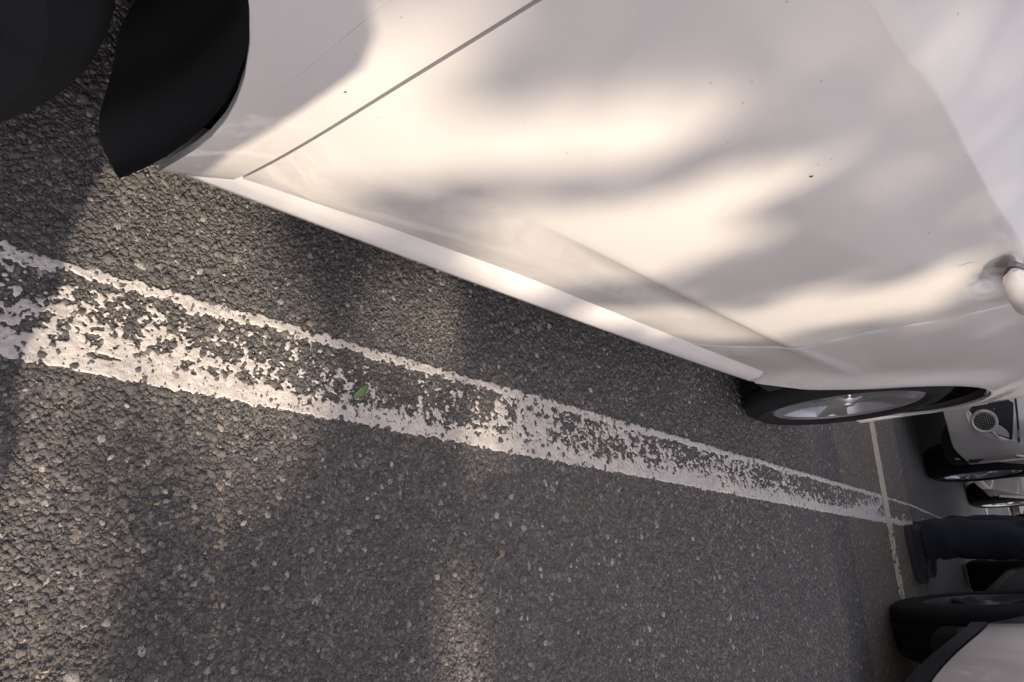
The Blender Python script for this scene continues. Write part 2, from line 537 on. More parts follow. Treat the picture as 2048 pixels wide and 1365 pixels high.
def far_bay(X, Y):
    return bay_field(X, Y)-.006*sstep(4.2, 6.5, Y)-.004
build_paint('bay_line', far_bay, LX0-.012, LX1+.012, 3.93, 8.9, .005, .02, MT['line'], 'faint worn bay line running on beyond the cross line', zfun=gz)
def cross_field(X, Y):
    y0 = 3.83+.045*(X+.26)*-1; w = .088
    wob = .006*(fbm(X*25, Y*4, 2)-.5)
    ins = np.minimum(Y-y0+wob, y0+w-Y+wob)
    cover = np.where(X < LX1, .9, .54-.25*sstep(0, .35, X))
    f = (cover-fbm(X*80, Y*60, 4))*.05
    return np.minimum(f, ins)
build_paint('cross_line', cross_field, -2.2, .6, 3.78, 4.05, .006, .006, MT['line2'], 'thin cream cross line at the head of the bays', zb=.0052)
def thin(y0, w):
    def fn(X, Y):
        return np.minimum((.72-fbm(X*30, Y*30, 3))*.05, np.minimum(Y-y0, y0+w-Y))
    return fn
build_paint('far_line', thin(9.3, .12), -3.0, .4, 9.25, 9.5, .04, .02, MT['line'], 'pale line across the far end of the opposite bays', zb=.004, zfun=gz)
build_paint('far_line', thin(13.6, .14), -4.0, .4, 13.5, 13.8, .04, .02, MT['line'], 'pale line across the lane further off', zb=.004, zfun=gz)

def strip():  # band of sunlight painted as a browner asphalt sheet
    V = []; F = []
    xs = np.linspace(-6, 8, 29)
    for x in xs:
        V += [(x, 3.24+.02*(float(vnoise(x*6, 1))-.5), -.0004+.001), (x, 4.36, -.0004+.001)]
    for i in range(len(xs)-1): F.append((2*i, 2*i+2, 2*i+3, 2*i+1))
    tag(pyobj('sunlit_strip', V, F, MT['strip'], smooth=False), 'asphalt strip tinted browner for a band of sunlight along the cream cross line', kind='structure')
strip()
# ------------------------------------------------------------------ cars
class Car:
    """local frame: x rearwards from the front axle, y sideways, z up"""
    def __init__(s, name, label, loc, rotz, paint, **kw):
        s.H = .82; s.WB = 2.5; s.rF = .405; s.rR = .375; s.R = .30; s.rim = .215
        s.sill = .19; s.fo = .72; s.ro = .66; s.belt = .93; s.roof = 1.44; s.zc = .44
        s.nose_z = .72; s.crease = True; s.tw = .19; s.visible = -1; s.zoff = 0.0; s.wy = .052; s.alloy = 'alloy'; s.flare = .012; s.fine = False
        s.clad = False; s.bump_lo = (.21, .24); s.spokes = 5; s.bc = .35; s.az = .30
        for k, v in kw.items(): setattr(s, k, v)
        s.paint = paint
        s.root = empty(name, loc, rotz)
        tag(s.root, label, 'car')
    # outward bulge of the flank at (x, z)
    def q(s, x, z):
        x = np.asarray(x, float); z = np.asarray(z, float)
        dz = (s.belt-s.ztop(x))*sstep(.45, .75, z)
        z = z+dz
        zz = z-s.zoff
        up = .05-.25*(zz-.62)**2
        u = np.maximum(0, s.zc-zz)
        amp = .0125*sstep(.55, 1.05, x)*(1-sstep(s.WB-.62, s.WB-.28, x)) if s.crease else .004
        lo = amp*(1-np.exp(-u/.035))
        v = up-lo
        v = v-.0025*np.exp(-((zz-.80)/.032)**2)*sstep(-.2, 1.6, x)
        sh = np.maximum(0, zz-.858)
        v = v-.17*sh-4.0*sh*sh
        for xc, r in ((0, s.rF), (s.WB, s.rR)):
            d = np.hypot(x-xc, (z-dz)-s.az)
            v = v+s.flare*np.exp(-((d-r)/.07)**2)
        v = v-.008*(x-1.2)**2-.35*np.maximum(0, -.3-x)**2-.30*np.maximum(0, x-s.WB-.35)**2
        if s.fine:   # scoop behind the door handle
            v = v-.017*np.exp(-(((x-s.hx)/.060)**2+((z-s.hz)/.026)**2)**1.5)
        return v
    def ztop(s, x):
        x = np.asarray(x, float)
        return s.belt-(s.belt-s.nose_z)*sstep(.45, -.75, x)**1.0
    def zlow(s, x):
        x = np.asarray(x, float); z = np.full_like(x, s.sill)
        for xc, r in ((0, s.rF), (s.WB, s.rR)):
            d = np.abs(x-xc)
            z = np.where(d < r, np.maximum(z, s.az+np.sqrt(np.maximum(0, r*r-d*d))), z)
        return z
    def grid(s, name, xa, xb, cols, rows, side, zlo=None, zhi=None, flange=.009, mat=None, parent=None, qoff=0.0):
        """flank panel between the x edges xa(z) and xb(z)"""
        fa = xa if callable(xa) else (lambda z: np.full_like(np.asarray(z, float), xa))
        fb = xb if callable(xb) else (lambda z: np.full_like(np.asarray(z, float), xb))
        xr = fa(np.array([.6]))[0]; xe = fb(np.array([.6]))[0]
        U = set(np.linspace(0, 1, cols+1).tolist())
        for xc, r in ((0, s.rF), (s.WB, s.rR)):
            for k in range(33):
                x = xc+r*math.cos(math.pi*k/32)*.99999
                if xr < x < xe: U.add((x-xr)/(xe-xr))
            for x in (xc-r*1.0003, xc+r*1.0003):
                if xr < x < xe: U.add((x-xr)/(xe-xr))
        U = sorted(U); bm = bmesh.new(); cv = []
        for u in U:
            x0 = xr+u*(xe-xr)
            lo = float(s.zlow(np.array(x0))) if zlo is None or float(s.zlow(np.array(x0))) > s.sill+.001 else float(zlo(x0))
            hi = float(s.ztop(np.array(x0))) if zhi is None else float(zhi(x0))
            zs = np.linspace(lo, hi, rows+1)
            k = np.argmin(np.abs(zs-s.zc))
            if lo < s.zc-.05: zs[k] = s.zc
            k2 = np.argmin(np.abs(zs-.858))
            if abs(zs[k2]-.858) < .02 and s.fine: zs[k2] = .858
            xs = fa(zs)+u*(fb(zs)-fa(zs))
            ys = s.H+s.q(xs, zs)+qoff
            cv.append([bm.verts.new((x, side*y, z)) for x, y, z in zip(xs, ys, zs)])
        for a, b in zip(cv, cv[1:]):
            for i in range(rows):
                bm.faces.new((a[i], a[i+1], b[i+1], b[i]))
        if flange:
            be = [e for e in bm.edges if len(e.link_faces) == 1]
            r = bmesh.ops.extrude_edge_only(bm, edges=be)
            vs = [g for g in r['geom'] if isinstance(g, bmesh.types.BMVert)]
            c = bm.verts
            for v in vs: v.co.y -= side*flange
            # soften the fold
            es = [e for e in be if e.is_valid]
            bmesh.ops.bevel(bm, geom=es, offset=.0016, segments=2, affect='EDGES', profile=.6)
        bmesh.ops.remove_doubles(bm, verts=bm.verts, dist=1e-5)
        o = bmobj(name, bm, mat or s.paint, parent or s.root, sharp=28)
        return o
    def plan(s, t, rear=False, inset=0.0):
        """bumper outline seen from above: t=0 at the flank, 1 at the centre line"""
        n = 2.9; th = t*math.pi/2
        x0 = (s.WB+s.rR+.05) if rear else -(s.rF+.01)
        D = (s.WB+s.ro-x0) if rear else (s.fo+x0)
        hw = s.H+float(s.q(np.array(x0), np.array(.5)))
        c, sn = max(math.cos(th), 1e-6), math.sin(th)
        y = (hw-inset)*c**(2/n); x = x0+(1 if rear else -1)*(D-inset)*sn**(2/n)
        return x, y
    def bumper_point(s, t, z, rear=False, zlo=.2, zhi=.7):
        x, y = s.plan(t, rear)
        k = (z-.42)/.3
        off = -.028*k*k*(1 if z < .42 else 1.5)
        xa, ya = s.plan(min(1, t+.01), rear); xb, yb = s.plan(max(0, t-.01), rear)
        tx, ty = xa-xb, ya-yb; L = math.hypot(tx, ty) or 1
        nx, ny = (-ty/L, tx/L) if rear else (ty/L, -tx/L)
        if (nx < 0) == rear and abs(nx) > .05: nx, ny = -nx, -ny
        if ny < 0: ny = -ny
        nx = abs(nx)*(1 if rear else -1)
        fade = sstep(.02, .3, t)
        return Vector((x+nx*off*fade, y+ny*off*fade, z)), Vector((nx, ny, 0))
    def bumper(s, name, rear=False, zl=None, zh=None, mat=None, push=0.0, nt=40, nz=14, t0=0.0):
        bm = bmesh.new(); rows = []
        ts = np.concatenate([np.linspace(t0, .5, nt//2, endpoint=False), np.linspace(.5, 1, nt//2)])
        full = [(t, 1) for t in ts]+[(t, -1) for t in ts[::-1][1:]]
        for t, sd in full:
            lo, hi = zl(t), zh(t); col = []
            for z in np.linspace(lo, hi, nz+1):
                p, nn = s.bumper_point(t, z, rear)
                p = p+nn*push
                col.append(bm.verts.new((p.x, p.y*sd, p.z)))
            # bottom lip turned under
            rows.append(col)
        for a, b in zip(rows, rows[1:]):
            for i in range(nz): bm.faces.new((a[i], a[i+1], b[i+1], b[i]))
        be = [e for e in bm.edges if len(e.link_faces) == 1]
        r = bmesh.ops.extrude_edge_only(bm, edges=be)
        for g in r['geom']:
            if isinstance(g, bmesh.types.BMVert):
                g.co.x += (-.035 if rear else .035); g.co.y *= .965
        es = [e for e in be if e.is_valid]
        bmesh.ops.bevel(bm, geom=es, offset=.006, segments=2, affect='EDGES')
        return bmobj(name, bm, mat or s.paint, s.root, sharp=40)
    def wheel(s, x, side, proto={}):
        key = (s.R, s.rim, s.spokes, s.tw, side)
        y = side*(s.H+s.wy)
        if key in proto:
            w = proto[key].copy(); COL.objects.link(w); w.parent = s.root; w.location = (x, y, s.R)
            for ch in proto[key].children:
                c = ch.copy(); COL.objects.link(c); c.parent = w
            w.rotation_euler = (0, .5, 0)
            return w
        R, r, W = s.R, s.rim, s.tw; o = -side         # o: towards the inside
        bm = bmesh.new()
        lathe_y(bm, [(r-.012, o*W*.96), (r+.004, o*W*.98), (r+.006, o*.012), (r-.004, o*.004), (r-.016, o*.010), (r-.022, o*.030), (r-.030, o*.075), (r-.032, o*W*.9)], 56)
        w = bmobj('wheel', bm, MT[s.alloy], s.root); w.location = (x, y, s.R)
        bm = bmesh.new()
        lathe_y(bm, [(r+.003, o*.010), (r+.018, -o*.003), (r+.045, -o*.006), (R-.030, o*.002), (R-.012, o*.012), (R-.004, o*.022), (R, o*.034), (R, o*.052), (R-.008, o*.054), (R-.008, o*.062), (R, o*.064),
                     (R, o*(W*.5-.006)), (R-.008, o*(W*.5-.004)), (R-.008, o*(W*.5+.004)), (R, o*(W*.5+.006)), (R, o*(W-.064)), (R-.008, o*(W-.062)), (R-.008, o*(W-.054)), (R, o*(W-.052)), (R, o*(W-.034)), (R-.012, o*(W-.012)), (R-.04, o*(W+.004)), (r+.003, o*(W-.008))], 72)
        # flat where it carries the car
        for v in bm.verts:
            if v.co.z < -R+.003: v.co.z = -R+.003
        bmobj('tyre', bm, MT['rubber'], w, sharp=30)
        bm = bmesh.new()
        lathe_y(bm, [(.001, o*.004), (.022, o*.004), (.030, o*.010), (.052, o*.016), (.062, o*.026), (.060, o*.07)], 32)
        bmobj('hub', bm, MT[s.alloy], w)
        bm = bmesh.new()
        lathe_y(bm, [(.05, o*.085), (r-.06, o*.085), (r-.06, o*.10), (.05, o*.10)], 40)
        bmobj('brake_disc', bm, MT['disc'], w)
        for k in range(s.spokes):
            a = 2*math.pi*k/s.spokes; bm = bmesh.new()
            prof = []
            for u in np.linspace(0, 1, 7):
                rad = .045+u*(r-.018-.045); wd = .034-.004*math.sin(u*3.14)+.016*u*u
                dep = .016-.010*u+.008*math.sin(u*3.14)
                prof.append((rad, wd, dep))
            rings = []
            for rad, wd, dep in prof:
                sec = []
                for dy, dw in ((dep+.030, -1), (dep+.004, -1), (dep, -.62), (dep+.006, -.12), (dep+.006, .12), (dep, .62), (dep+.004, 1), (dep+.030, 1)):
                    lx, lz = rad, dw*wd
                    sec.append(bm.verts.new((lx*math.cos(a)-lz*math.sin(a), o*dy, lx*math.sin(a)+lz*math.cos(a))))
                rings.append(sec)
            for A, B in zip(rings, rings[1:]):
                for i in range(8): bm.faces.new((A[i], A[(i+1) % 8], B[(i+1) % 8], B[i]))
            bm.faces.new(rings[0][::-1]); bm.faces.new(rings[-1])
            bmobj('spoke', bm, MT[s.alloy], w, sharp=40)
        proto[key] = w
        w.rotation_euler = (0, .5, 0)
        return w
    def liner(s, x, r, side):
        bm = bmesh.new()
        y1 = side*(s.H+float(s.q(np.array(x+r), np.array(.3)))-.003); y0 = side*(s.H-.24)
        rings = []
        for u in np.linspace(0, 1, 18):
            yy_ = y1+(y0-y1)*u; rr_ = r+.0015+.012*min(1, u*8)+.004*math.sin(u*14)
            lift = .055*max(0, 1-u/.28)**2+.07*max(0, (u-.5)/.5)**2
            a0 = math.radians(-22)+lift*2.2; a1 = math.radians(202)-lift*2.2
            rings.append([bm.verts.new((x+rr_*math.cos(a0+(a1-a0)*k/40), yy_, s.az+rr_*math.sin(a0+(a1-a0)*k/40))) for k in range(41)])
        for A, B in zip(rings, rings[1:]):
            for k in range(40): bm.faces.new((A[k], A[k+1], B[k+1], B[k]))
        o = bmobj('arch_liner', bm, MT['liner'], s.root, sharp=40)
        return o
    def top(s):
        H = s.H; b = s.belt; rf = s.roof
        hb = H-.045; hr = H-.25
        x0, x1, x2, x3 = .38, 1.05, s.WB+.02, s.WB+.50
        # bonnet
        bm = bmesh.new(); rows = []
        for x in np.linspace(-s.fo+.06, x0+.04, 16):
            zt = float(s.ztop(np.array(x)))-.004
            xx = max(0.0, (-.42-x)/(s.fo-.42-.0)); k = (1-min(.98, xx)**2.9)**(1/2.9)
            hw = (H+float(s.q(np.array(max(x, -.42)), np.array(zt)))-.004)*k
            rows.append([bm.verts.new((x, hw*t, zt+.055*(1-abs(t)**2.2)*(.35+.65*k))) for t in np.linspace(-1, 1, 17)])
        for A, B in zip(rows, rows[1:]):
            for i in range(16): bm.faces.new((A[i], A[i+1], B[i+1], B[i]))
        bmobj('bonnet', bm, s.paint, s.root)
        def quadgrid(name, p, mat, n=8):
            p = [Vector(v) for v in p]; bm = bmesh.new(); rows = []
            for j in range(n+1):
                l = p[0].lerp(p[3], j/n); r = p[1].lerp(p[2], j/n); rows.append([bm.verts.new(l.lerp(r, i/n)+Vector((0, 0, 0))) for i in range(n+1)])
            nn = (p[1]-p[0]).cross(p[3]-p[0]).normalized()
            mid = sum(p, Vector())/4
            if nn.dot(mid-Vector((1.5, 0, .9))) < 0: nn = -nn
            for j, row in enumerate(rows):
                for i, v in enumerate(row):
                    v.co += nn*.035*math.sin(math.pi*j/n)*math.sin(math.pi*i/n)
            for A, B in zip(rows, rows[1:]):
                for i in range(n): bm.faces.new((A[i], A[i+1], B[i+1], B[i]))
            return bmobj(name, bm, mat, s.root)
        quadgrid('windscreen', [(x0, -hb+.04, b+.02), (x0, hb-.04, b+.02), (x1, hr-.02, rf-.01), (x1, -hr+.02, rf-.01)], MT['glass'])
        quadgrid('rear_window', [(x3, -hb+.06, b+.04), (x3, hb-.06, b+.04), (x2, hr-.02, rf-.02), (x2, -hr+.02, rf-.02)], MT['glass'])
        quadgrid('roof', [(x1, -hr, rf), (x1, hr, rf), (x2, hr, rf), (x2, -hr, rf)], s.paint)
        quadgrid('tailgate', [(x3+.02, -hb-.02, b+.05), (x3+.02, hb+.02, b+.05), (s.WB+s.ro-.05, H-.04, .45), (s.WB+s.ro-.05, -H+.04, .45)], s.paint)
        for sd in (-1, 1):
            quadgrid('side_window', [(x0+.14, sd*hb, b), (1.62, sd*(hb+.006), b+.002), (1.62, sd*hr, rf-.02), (x1+.05, sd*hr, rf-.02)], MT['glass'])
            quadgrid('side_window', [(1.70, sd*(hb+.004), b+.002), (x3-.18, sd*(hb-.02), b+.02), (x2-.1, sd*hr, rf-.03), (1.70, sd*hr, rf-.02)], MT['glass'])
            for pts in ([(x0, sd*(hb-.02), b), (x0+.12, sd*hb, b), (x1+.04, sd*hr, rf-.012), (x1-.02, sd*(hr-.02), rf-.006)],
                        [(1.625, sd*(hb+.006), b), (1.695, sd*(hb+.006), b), (1.695, sd*hr, rf-.012), (1.625, sd*hr, rf-.012)],
                        [(x3-.17, sd*(hb-.01), b), (x3, sd*(hb-.05), b), (x2+.02, sd*(hr-.02), rf-.008), (x2-.09, sd*hr, rf-.012)]):
                quadgrid('pillar', pts, s.paint, 4)
            # shelf closing the shoulder under the glass
            quadgrid('belt_trim', [(x0-.02, sd*(hb+.01), b-.004), (x3+.05, sd*(hb-.03), b-.004), (x3+.05, sd*(hb-.10), b+.012), (x0-.02, sd*(hb-.10), b+.012)], MT['plastic'], 3)
            if s.mirror:
                bm = bmesh.new(); bmesh.ops.create_uvsphere(bm, u_segments=20, v_segments=12, radius=1)
                for v in bm.verts:
                    v.co = Vector((.62+v.co.x*.055*(1 if v.co.x < 0 else .35), sd*(H+.10)+v.co.y*.095, 1.0+v.co.z*.062))
                mo = bmobj('door_mirror', bm, s.paint, s.root)
                V, F = tube_verts([(.60, sd*(H-.03), .955), (.61, sd*(H+.06), .975)], [.022, .018], 8)
                pyobj('mirror_arm', V, F, MT['plastic'], mo)
        # dark underside and cabin floor, so that no light leaks through the shell
        bm = bmesh.new()
        box_bm(bm, s.rF+.05, s.WB-s.rR-.05, -H+.045, H-.045, s.sill+.025, s.sill+.10)
        box_bm(bm, -s.fo+.16, s.WB+s.ro-.14, -H+.30, H-.30, s.sill+.03, .55)
        box_bm(bm, x0-.0, x3-.1, -H+.12, H-.12, .60, s.belt-.03)
        bmobj('underbody', bm, MT['liner'], s.root)
    mirror = True

# ---- the white three-door beside the camera
rot_white = math.atan2(AX[1], AX[0])
o_white = ORG-NX*.82+AX*(-.135)
W = Car('white_car', 'white three-door hatchback with dusty flank beside the flaking bay line', (o_white[0], o_white[1], 0), rot_white, MT['white'],
        fine=True, hx=1.515, hz=.818, spokes=5, wy=.034, flare=.018, belt=.99, roof=1.47, nose_z=.76)
def d_front(z):
    return .478+.18*(np.asarray(z, float)-.56)**2
def d_rear(z):
    return np.interp(z, [.255, .29, .34, .40, .46, .54, .60, .68, .775, .84, .93], [1.52, 1.575, 1.605, 1.624, 1.632, 1.606, 1.603, 1.624, 1.660, 1.681, 1.70])
def d_bottom(x):
    return .246+.018*float(sstep(.48, .72, x))
for sd in (-1, 1):
    vis = sd == -1
    g = .0021
    W.grid('front_fender', -.415, lambda z: d_front(z)-g, 44, 46, sd, zlo=lambda x: (.206+.030*float(sstep(.42, .49, x))) if x > 0 else .20)
    dr = W.grid('door', lambda z: d_front(z)+g, lambda z: d_rear(z)-.0012, 110 if vis else 30, 64 if vis else 30, sd, zlo=d_bottom)
    W.grid('rear_quarter', lambda z: d_rear(z)+.0012, W.WB+W.rR+.05, 44, 46, sd, zlo=lambda x: .262-.072*float(sstep(2.03, 2.09, x)))
    W.grid('gap_backing', lambda z: d_front(z)-.012, lambda z: d_front(z)+.012, 3, 30, sd, zlo=lambda x: .262, flange=0, mat=MT['liner'], qoff=-.0045)  # dark backing strip added to deepen the shade in the door gap
    # sill: a moulding in lightened white with rounded ends, slightly below the door skin
    bm = bmesh.new(); rows = []
    prof = [(.236, -.05), (.196, -.045), (.184, -.018), (.184, -.002), (.190, .006), (.200, .0085), (.230, .0035), (.258, -.0045), (.272, -.012), (.274, -.03)]
    xs = np.concatenate([np.linspace(.432, .50, 6), np.linspace(.54, 2.0, 40), [2.03, 2.055, 2.075, 2.088, 2.095]])
    for x in xs:
        e = 1-sstep(2.03, 2.097, x); tp = .55+.45*float(sstep(.40, .75, x))
        row = []
        for z, q in prof:
            zz = .187+(z-.187)*(tp if z > .2 else 1)
            if z > .2: zz = .187+(zz-.187)*(.35+.65*math.sqrt(max(0, e)) if x > 2.03 else 1)
            row.append(bm.verts.new((x, sd*(W.H+q-.03*(1-e)-.008*(x-1.2)**2), zz)))
        rows.append(row)
    for A, B in zip(rows, rows[1:]):
        for i in range(len(prof)-1): bm.faces.new((A[i], A[i+1], B[i+1], B[i]))
    bm.faces.new(rows[0]); bm.faces.new(rows[-1][::-1])
    bmobj('sill', bm, MT['sill'], W.root, sharp=50)
    # handle bar with its two posts
    bm = bmesh.new(); hx, hz = W.hx, W.hz+.038; rings = []
    for u in np.linspace(0, 1, 15):
        x = hx-.14+u*.28; e = (1-abs(2*u-1)**5)**.5 if 0 < u < 1 else .25
        y = W.H+float(W.q(np.array(hx), np.array(.86)))+.030+.014*math.sin(math.pi*u)
        rings.append([bm.verts.new((x, sd*(y+.012*e*math.cos(a)), hz+.021*e*math.sin(a)*(1 if math.sin(a) > 0 else 1.1))) for a in np.linspace(0, 2*math.pi, 14, endpoint=False)])
    for A, B in zip(rings, rings[1:]):
        for i in range(14): bm.faces.new((A[i], A[(i+1) % 14], B[(i+1) % 14], B[i]))
    bm.faces.new(rings[0]); bm.faces.new(rings[-1][::-1])
    hb = bmobj('handle', bm, MT['white'], dr)
    bm = bmesh.new(); rings = []
    for u in np.linspace(0, 1, 15):
        x = hx-.1405+u*.281; e = (1-abs(2*u-1)**5)**.5 if 0 < u < 1 else .3
        y = W.H+float(W.q(np.array(hx), np.array(.86)))+.020+.012*math.sin(math.pi*u)
        rings.append([bm.verts.new((x, sd*(y+.010*e*math.cos(a)), hz+.0205*e*math.sin(a))) for a in np.linspace(0, 2*math.pi, 14, endpoint=False)])
    for A, B in zip(rings, rings[1:]):
        for i in range(14): bm.faces.new((A[i], A[(i+1) % 14], B[(i+1) % 14], B[i]))
    bm.faces.new(rings[0]); bm.faces.new(rings[-1][::-1])
    bmobj('handle_inner', bm, MT['grey_plastic'], dr)
    for u in (-.075, .085):
        V, F = tube_verts([(hx+u, sd*(W.H-.01), hz), (hx+u, sd*(W.H+.052), hz)], .010, 10)
        pyobj('handle_mount', V, F, MT['white'], dr)
    W.wheel(.014, sd); W.wheel(W.WB, sd)
    W.liner(0, W.rF, sd); W.liner(W.WB, W.rR, sd)
W.bumper('front_bumper', False, lambda t: .20, lambda t: .775)
W.bumper('rear_bumper', True, lambda t: .215, lambda t: .62)
W.top()
for sd in (-1, 1):
    bm = bmesh.new(); box_bm(bm, W.WB+W.ro-.16, W.WB+W.ro-.04, min(sd*.62, sd*.80), max(sd*.62, sd*.80), .64, .92, .02)
    bmobj('tail_lamp', bm, MT['lampred'], W.root)
    bm = bmesh.new(); box_bm(bm, -.62, -.42, min(sd*.48, sd*.72), max(sd*.48, sd*.72), .60, .70, .02)
    bmobj('headlamp', bm, MT['lens'], W.root)

# ---- shared simple shell for the other cars
def shell(c, doors=True):
    for sd in (-1, 1):
        c.grid('front_fender', -(c.rF+.01), .49, 26, 22, sd, zlo=lambda x: c.sill+.02)
        d1 = c.grid('door', .495, 1.42, 22, 22, sd, zlo=lambda x: c.sill+.07)
        d2 = c.grid('door', 1.425, 2.05, 18, 22, sd, zlo=lambda x: c.sill+.07)
        c.grid('rear_quarter', 2.055, c.WB+c.rR+.05, 26, 22, sd, zlo=lambda x: c.sill+.03)
        bm = bmesh.new(); y = c.H
        for a, b in (((c.rF+.02), (c.WB-c.rR-.02)),):
            box_bm(bm, a, b, min(sd*(y-.06), sd*(y+.012)), max(sd*(y-.06), sd*(y+.012)), c.sill, c.sill+.068, .012)
        bmobj('sill', bm, MT['clad'] if c.clad else c.paint, c.root)
        for d, x in ((d1, 1.32), (d2, 1.97)):
            V, F = tube_verts([(x-.09, sd*(y+.055), c.belt-.10), (x, sd*(y+.068), c.belt-.10), (x+.09, sd*(y+.055), c.belt-.10)], [.010, .014, .010], 10)
            pyobj('handle', V, F, c.paint, d)
        c.wheel(0, sd); c.wheel(c.WB, sd)
        c.liner(0, c.rF, sd); c.liner(c.WB, c.rR, sd)
    c.top()

def disc_on(c, t, z, sd, rad, depth, prof, mat, name, parent=None, rear=False, n=28):
    p, nn = c.bumper_point(t, z, rear)
    p = Vector((p.x, p.y*sd, p.z)); nn = Vector((nn.x, nn.y*sd, 0))
    tg = Vector((0, 0, 1)).cross(nn).normalized(); up = Vector((0, 0, 1))
    bm = bmesh.new(); rings = []
    for r, d in prof:
        rings.append([bm.verts.new(p+nn*d+tg*r*math.cos(2*math.pi*i/n)+up*r*math.sin(2*math.pi*i/n)) for i in range(n)])
    for A, B in zip(rings, rings[1:]):
        for i in range(n): bm.faces.new((A[i], A[(i+1) % n], B[(i+1) % n], B[i]))
    bm.faces.new(rings[-1])
    return bmobj(name, bm, mat, parent or c.root), p, nn, tg, up

# ---- silver hatchback parked nose on, behind the white car
sl = math.atan(SL_M)
S_Y = 5.32
SV = Car('silver_hatchback', 'silver hatchback parked nose-on with round mesh fog lamp, behind the white car', (-.60-.87, S_Y, float(gz(S_Y))), math.pi/2, MT['silver'],
         WB=2.32, rF=.37, rR=.36, R=.29, rim=.205, fo=.74, H=.815, crease=False, sill=.18, az=.29, nose_z=.74)
SV.root.rotation_euler = (0, sl, math.pi/2)
shell(SV)
SV.bumper('front_bumper', False, lambda t: .22+.045*float(sstep(.35, .05, t)), lambda t: .755)
SV.bumper('rear_bumper', True, lambda t: .22, lambda t: .62)
def patch_on(c, pts, push, mat, name, parent=None, rear=False, sd=-1, thick=.012):
    """flat-ish moulding laid on the bumper: polygon in (t, z), follows its curve"""
    bm = bmesh.new()
    pts = list(pts); dense = []
    for i, a in enumerate(pts):
        b = pts[(i+1) % len(pts)]
        for k in range(4): dense.append((a[0]+(b[0]-a[0])*k/4, a[1]+(b[1]-a[1])*k/4))
    front = []; back = []
    for t, z in dense:
        p, nn = c.bumper_point(max(0, t), z, rear)
        front.append(bm.verts.new((p.x+nn.x*push, (p.y+nn.y*push)*sd, z)))
        back.append(bm.verts.new((p.x+nn.x*(push-thick), (p.y+nn.y*(push-thick))*sd, z)))
    cen = (sum(p[0] for p in pts)/len(pts), sum(p[1] for p in pts)/len(pts))
    p, nn = c.bumper_point(cen[0], cen[1], rear)
    cv = bm.verts.new((p.x+nn.x*push, (p.y+nn.y*push)*sd, cen[1]))
    n = len(front)
    for i in range(n):
        j = (i+1) % n
        bm.faces.new((front[i], front[j], cv)); bm.faces.new((back[i], back[j], front[j], front[i]))
    return bmobj(name, bm, mat, parent or c.root, sharp=30)

# fog lamp set in a dark wedge-shaped opening
patch_on(SV, [(.585, .335), (.50, .335), (.44, .36), (.375, .43), (.33, .50), (.60, .55), (.66, .50), (.66, .40)], .003, MT['plastic'], 'air_intake')
patch_on(SV, [(.60, .325), (.50, .325), (.43, .35), (.36, .425), (.31, .505), (.33, .505), (.378, .435), (.445, .366), (.502, .341), (.60, .341)], .010, MT['silver'], 'intake_surround')
fl, fp, fn, ft, fu = disc_on(SV, .515, .40, -1, .055, .02, [(.064, -.01), (.064, .018), (.058, .026), (.050, .024), (.047, .010), (.001, .012)], MT['silver'], 'fog_lamp')
bm = bmesh.new()
for k in range(-4, 5):
    o_ = k*.0105; hw = math.sqrt(max(0, .046**2-o_**2))
    for a, b in ((fp+ft*o_-fu*hw, fp+ft*o_+fu*hw), (fp+fu*o_-ft*hw, fp+fu*o_+ft*hw)):
        V, F = tube_verts([a+fn*.017, b+fn*.017], .0022, 5)
        vs = [bm.verts.new(v) for v in V]
        for fc in F: bm.faces.new([vs[i] for i in fc])
bmobj('fog_lamp_mesh', bm, MT['plastic'], fl)
V, F = tube_verts([fp-ft*(-.055)+fu*.02+fn*.012, fp-ft*(-.10)+fu*.045+fn*.006], [.007, .006], 8)
pyobj('lamp_stay', V, F, MT['silver'], SV.root)
patch_on(SV, [(.13, .275), (.085, .27), (.075, .315), (.12, .345)], .004, MT['plastic'], 'corner_vent')
patch_on(SV, [(.078, .270), (.070, .270), (.062, .312), (.072, .316)], .006, MT['chrome'], 'vent_trim')
patch_on(SV, [(.125, .50), (.10, .495), (.055, .535), (.075, .545)], .006, MT['chrome'], 'marker_lamp')
patch_on(SV, [(.64, .56), (.30, .525), (.30, .533), (.64, .57)], .004, MT['plastic'], 'bumper_seam')
patch_on(SV, [(1.0, .36), (.74, .36), (.72, .46), (1.0, .48)], .004, MT['plastic'], 'grille')
patch_on(SV, [(1.0, .36), (.74, .36), (.72, .46), (1.0, .48)], .004, MT['plastic'], 'grille', sd=1)
patch_on(SV, [(.55, .64), (.2, .62), (.16, .70), (.52, .715)], .006, MT['lens'], 'headlamp')
patch_on(SV, [(.55, .64), (.2, .62), (.16, .70), (.52, .715)], .006, MT['lens'], 'headlamp', sd=1)

# ---- silver off-roader with black cladding, right of the lane
u_ax = np.array([-.078, 1.0, 0]); u_ax /= np.linalg.norm(u_ax); u_y = np.array([-u_ax[1], u_ax[0], 0])
U_H = .86
u_root = np.array([.075, 3.64, 0])-u_y*(U_H+.052)
UV = Car('silver_offroader', 'silver tall car with black lower bumper cladding, across the lane from the white car', tuple(u_root), math.atan2(u_ax[1], u_ax[0]), MT['grey'],
         H=U_H, WB=2.64, rF=.43, rR=.43, R=.355, rim=.225, fo=.82, ro=.75, belt=1.06, roof=1.66, sill=.27, az=.36, nose_z=.92, zoff=.12, clad=True, crease=False, tw=.215, visible=1, spokes=6, alloy='alloy_dark')
UV.root.rotation_euler = (0, math.atan(.115/2.64), math.atan2(u_ax[1], u_ax[0]))
shell(UV)
zs = lambda t: .395-.245*float(sstep(.04, .66, t))
zl = lambda t: max(.085, zs(t)-.055-.035*float(sstep(.05, .6, t)))
UV.bumper('lower_bumper', False, zl, lambda t: zs(t)+.004, MT['clad'], push=.004)
